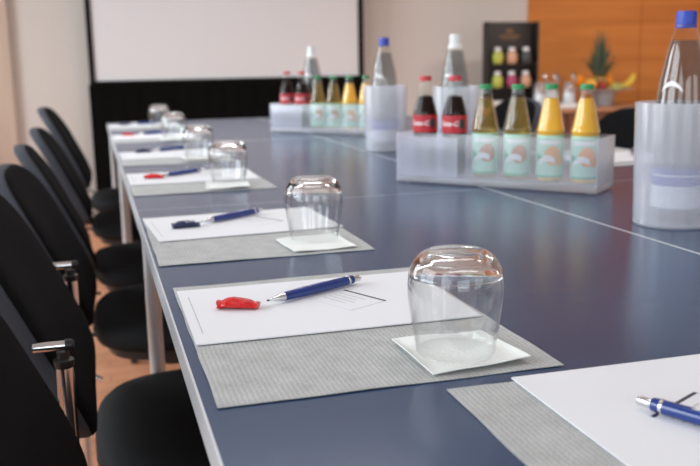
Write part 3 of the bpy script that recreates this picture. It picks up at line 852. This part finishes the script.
for z, row, cols in ((0.3005, 'upper', (('tlime', 'yellow-green'), ('tpeach', 'peach'), ('tdark', 'charcoal'))), (0.1405, 'lower', (('tlime', 'yellow-green'), ('tmag', 'magenta'), ('tpeach', 'peach')))):
    for k, (mt, cn) in enumerate(cols):
        make_tin((DX - 0.108 + 0.106 * k, DY - 0.01, ZB + .0008 + z), mt, '%s tin with a shiny lid on the %s shelf of the dark display stand' % (cn, row))
# white cups stacked in front of the stand
def make_cup(loc, label):
    t = thing('coffee_cup', label, 'cup', loc, R(-60), 'white coffee cups before the display stand')
    bm = BM(); lathe(bm, [(0, 0), (.022, 0), (.024, .003), (.034, .025), (.040, .058), (.038, .058), (.032, .026), (.02, .006), (0, .006)], 32); obj('body', bm, 'china', t)
    bm = BM(); tube(bm, arc((.036, 0, .046), (.068, 0, .046), (.062, 0, .03)) + arc((.062, 0, .03), (.055, 0, .016), (.031, 0, .018))[1:], .004, 10); obj('handle', bm, 'china', t)
    return t
cup0 = make_cup((2.60, 5.36, ZB + .0005), 'white cup at the left end of the row before the dark display stand')
cw = ['middle white cup of the row before the dark display stand', 'third white cup from the left before the dark display stand', 'white cup at the right end of the row before the dark display stand']
for k in (0, 2): copy_tree(cup0, (2.60 + .10 * (1 if k == 0 else 2), 5.36, ZB + .0005), None, cw[k])

# tray with glass jars
TX, TY = 3.02, 5.36
t = thing('serving_tray', 'white tray under the glass jars on the sideboard', 'tray', (TX, TY, ZB + .0003))
bm = BM(); box(bm, (0, 0, 0.006), (0.34, 0.20, 0.010), 0.002); obj('tray_base', bm, 'china', t)
bm = BM()
for a in ((-.17, -.164, -.1, .1), (.164, .17, -.1, .1), (-.164, .164, -.1, -.094), (-.164, .164, .094, .1)): bx(a[0], a[1], a[2], a[3], 0.0112, 0.030, bm)
obj('tray_rim', bm, 'china', t, False)
def make_jar(loc, label, rz):
    t = thing('glass_jar', label, 'jar', loc, rz, 'glass jars on the white tray')
    bm = BM(); lathe(bm, [(0, 0), (.040, 0), (.044, .005), (.044, .120), (.040, .134), (.033, .142), (.033, .158), (.036, .160), (.036, .164), (.031, .164), (.031, .142), (.038, .132), (.0415, .120), (.0415, .006), (0, .004)], 36); obj('glass_body', bm, 'jglass', t)
    bm = BM(); lathe(bm, [(0, .006), (.0405, .007), (.0405, .085), (0, .092)], 36); obj('white_contents', bm, 'sugar', t)
    bm = BM(); lathe(bm, [(0, 0), (.034, 0), (.036, .004), (.034, .012), (.015, .018), (0, .019)], 32)
    bmesh.ops.transform(bm, matrix=Matrix.Translation((.028, 0, .192)) @ Matrix.Rotation(R(62), 4, 'Y'), verts=bm.verts); obj('lid', bm, 'silver', t)
    bm = BM(); tube(bm, [(.036, -.012, .150), (.043, -.012, .165), (.040, -.012, .176)], .0018, 8); tube(bm, [(.036, .012, .150), (.043, .012, .165), (.040, .012, .176)], .0018, 8)
    obj('wire_hinge', bm, 'silver', t)
    return t
j0 = make_jar((TX - .108, TY, ZB + .0116), 'leftmost glass jar with a tilted shiny lid on the white tray', R(-20))
copy_tree(j0, (TX - .002, TY + .02, ZB + .0116), R(-60), 'middle glass jar with a tilted shiny lid on the white tray')
copy_tree(j0, (TX + .108, TY - .01, ZB + .0116), R(-45), 'rightmost glass jar on the white tray, next to the fruit bowl')

# fruit bowl
FX, FY = 3.465, 5.46
bm = BM(); lathe(bm, [(0, .004), (.05, 0), (.065, 0), (.068, .010), (.074, .060), (.085, .085), (.130, .102), (.205, .112), (.208, .115), (.204, .117), (.128, .108), (.080, .092), (.066, .080), (.06, .03), (0, .022)], 56)
o = obj('fruit_bowl', bm, 'bowl', None, True, (FX, FY, ZB + .0003)); tag(o, 'grey flared bowl heaped with fruit on the sideboard', 'bowl')
def fruit(name, label, cat, c, r, mat, sc=(1, 1, 1), stalk=True, grp=None):
    bm = BM(); sphere(bm, (0, 0, 0), r, sc, 24, 16)
    for v in bm.verts:
        k = abs(v.co.z) / (r * sc[2])
        if k > .8: v.co.z *= 1 - .35 * (k - .8)
    o = obj(name, bm, mat, None, True, c); tag(o, label, cat, grp)
    bm = BM(); tube(bm, [(0, 0, r * sc[2] * .9), (.002, 0, r * sc[2] + .010)], .002, 8); obj('stalk', bm, 'stalk', o)
    return o
Z = ZB
# pineapple
t = thing('pineapple', 'pineapple with a tall grey-green crown standing in the fruit bowl', 'pineapple', (FX - .02, FY + .025, Z + .062))
bm = BM(); lathe(bm, [(0, 0), (.028, .002), (.044, .02), (.052, .06), (.052, .09), (.044, .125), (.028, .142), (0, .145)], 32)
for i, v in enumerate(bm.verts): v.co *= 1 + .02 * ((i * 7) % 3 - 1)
obj('body', bm, 'pine', t)
bm = BM(); rnd = random.Random(5)
for lay in range(6):
    nl = 10 - lay
    for k in range(nl):
        a = 2 * PI * k / nl + lay * .4; h = .11 + .042 * lay + rnd.uniform(-.015, .015); sp = .120 - .021 * lay + rnd.uniform(-.015, .015)
        p0 = Vector((.020 * math.cos(a), .020 * math.sin(a), .136)); p2 = Vector((sp * math.cos(a), sp * math.sin(a), .138 + h))
        p1 = Vector((sp * .62 * math.cos(a), sp * .62 * math.sin(a), .138 + h * .5))
        side = Vector((-math.sin(a), math.cos(a), 0)); prev = None
        for q_, p in enumerate(arc(p0, p1, p2, 6)):
            w = .020 * (1 - (q_ / 6) ** 2) + .001
            q = [bm.verts.new(p - side * w), bm.verts.new(p + Vector((math.cos(a), math.sin(a), 0)) * .004), bm.verts.new(p + side * w)]
            if prev:
                bm.faces.new((prev[0], prev[1], q[1], q[0])); bm.faces.new((prev[1], prev[2], q[2], q[1]))
            prev = q
bmesh.ops.solidify(bm, geom=bm.faces[:], thickness=.0015)
obj('crown', bm, 'crown', t)
fruit('orange', 'orange fruit at the left rim of the fruit bowl, behind a bottle cap', 'orange', (FX - .198, FY + .010, Z + .172), .045, 'ofruit', grp='oranges in the fruit bowl')
fruit('orange', 'orange fruit at the right of the pineapple in the fruit bowl', 'orange', (FX + .075, FY + .080, Z + .166), .045, 'ofruit', grp='oranges in the fruit bowl')
fruit('apple', 'dark red apple before the pineapple in the fruit bowl', 'apple', (FX - .055, FY - .055, Z + .139), .034, 'applered')
fruit('mango', 'yellow-orange mango in front of the left orange in the fruit bowl', 'mango', (FX - .165, FY - .092, Z + .152), .044, 'mango', (1.1, .85, .95))
# grapes
t = thing('grape_bunch', 'bunch of pale green grapes hanging over the front of the bowl', 'grapes', (FX + .035, FY - .105, Z + .116))
bm = BM(); rnd = random.Random(8)
for k in range(26):
    sphere(bm, (rnd.uniform(-.038, .038), rnd.uniform(-.02, .02), rnd.uniform(-.004, .034)), .0105, (1, 1, 1.1), 10, 8)
obj('berries', bm, 'grape', t); t.children[-1]['kind'] = 'stuff'
bm = BM(); tube(bm, [(-.03, 0, .035), (0, 0, .045), (.01, .0, .062)], .0025, 8); obj('stalk', bm, 'stalk', t)
# bananas
def banana(c, rz, label, tilt):
    bm = BM(); pts = []; rr = []
    for i in range(11):
        a = R(-48 + 96 * i / 10); pts.append((.12 * math.sin(a), 0, .12 - .12 * math.cos(a))); s = abs(i - 5) / 5
        rr.append(.018 * (1 - s ** 3 * .75))
    tube(bm, pts, rr, 12)
    o = obj('banana', bm, 'banana', None, True, c, (0, tilt, rz)); tag(o, label, 'banana', 'bananas in the fruit bowl')
    bm = BM(); tube(bm, [pts[0], (pts[0][0] - .014, 0, pts[0][2] + .016)], .005, 8); obj('stalk', bm, 'stalk', o)
banana((FX + .150, FY - .060, Z + .143), R(6), 'banana sticking out over the right rim of the bowl, the front one', R(-24))
banana((FX + .165, FY - .018, Z + .143), R(10), 'banana sticking out over the right rim of the bowl, behind the front one', R(-26))

# ------------------------------------------------------------------ light
def area(name, loc, rot, sx, sy, power, col):
    l = bpy.data.lights.new(name, 'AREA'); l.shape = 'RECTANGLE'; l.size = sx; l.size_y = sy; l.energy = power; l.color = col; l.spread = R(150)
    o = bpy.data.objects.new(name, l); COL.objects.link(o); o.location = loc; o.rotation_euler = rot
    return o
for k, (a, b) in enumerate(WL):
    area('daylight_left', (X0 - .17, (a + b) / 2, 1.575), (0, R(-68), 0), 1.45, b - a, (26, 38, 68)[k], (0.86, 0.95, 1.0))
for k, (a, b) in enumerate(WB):  # added light from behind, for the papers and bottles
    area('added_daylight_back', ((a + b) / 2, Y0 - .17, 1.575), (R(68), 0, 0), b - a, 1.45, 20, (0.86, 0.94, 1.0))
def ceiling_fill(x, y, label, power, col=(0.95, 0.98, 1.0)):  # unseen ceiling lights, added to fill the room with light
    t = thing('ceiling_fill_light', label, 'ceiling light', (x, y, ZC), 0, 'flat ceiling lights added for fill')
    obj('housing', bx(-.62, .62, -.16, .16, -.06, 0), 'winframe', t, False)
    a = area('fill_lamp', (x, y, ZC - .065), (0, 0, 0), 1.2, .28, power, col)
    return t
ceiling_fill(0.8, 1.2, 'added fill light on the ceiling above the nearest tables', 7)
ceiling_fill(0.8, 3.6, 'added fill light on the ceiling above the farthest tables', 16)
ceiling_fill(3.6, 3.2, 'added fill light on the ceiling before the sideboard', 50, (1.0, 0.93, 0.86))
w = bpy.data.worlds.new('World'); S.world = w; w.use_nodes = True
w.node_tree.nodes['Background'].inputs[0].default_value = (0.80, 0.88, 1.0, 1); w.node_tree.nodes['Background'].inputs[1].default_value = 1.0

# ------------------------------------------------------------------ camera (found from the table's vanishing points)
ccx, ccy = 350, 233
vY, vX = (88, 66), (3400, 8)
f = math.sqrt(-((vY[0] - ccx) * (vX[0] - ccx) + (vY[1] - ccy) * (vX[1] - ccy)))
dY = Vector((vY[0] - ccx, -(vY[1] - ccy), -f)).normalized(); dX = Vector((vX[0] - ccx, -(vX[1] - ccy), -f)).normalized()
dZ = dX.cross(dY)
rot = Matrix((dX, dY, dZ))
cam = bpy.data.cameras.new('camera'); co = bpy.data.objects.new('camera', cam); COL.objects.link(co)
co.matrix_world = Matrix.Translation((0, 0, ZT + 0.26)) @ rot.to_4x4()
cam.sensor_width = 36; cam.lens = f / 700 * 36; cam.clip_start = 0.02
cam.dof.use_dof = True; cam.dof.focus_distance = 0.87; cam.dof.aperture_fstop = 7.2
S.camera = co
S.view_settings.view_transform = 'Standard'; S.view_settings.look = 'None'; S.view_settings.gamma = 1; S.view_settings.use_curve_mapping = False
S.view_settings.exposure = 0.0
S.cycles.use_denoising = True
S.cycles.max_bounces = 16; S.cycles.transmission_bounces = 14; S.cycles.transparent_max_bounces = 24; S.cycles.glossy_bounces = 6
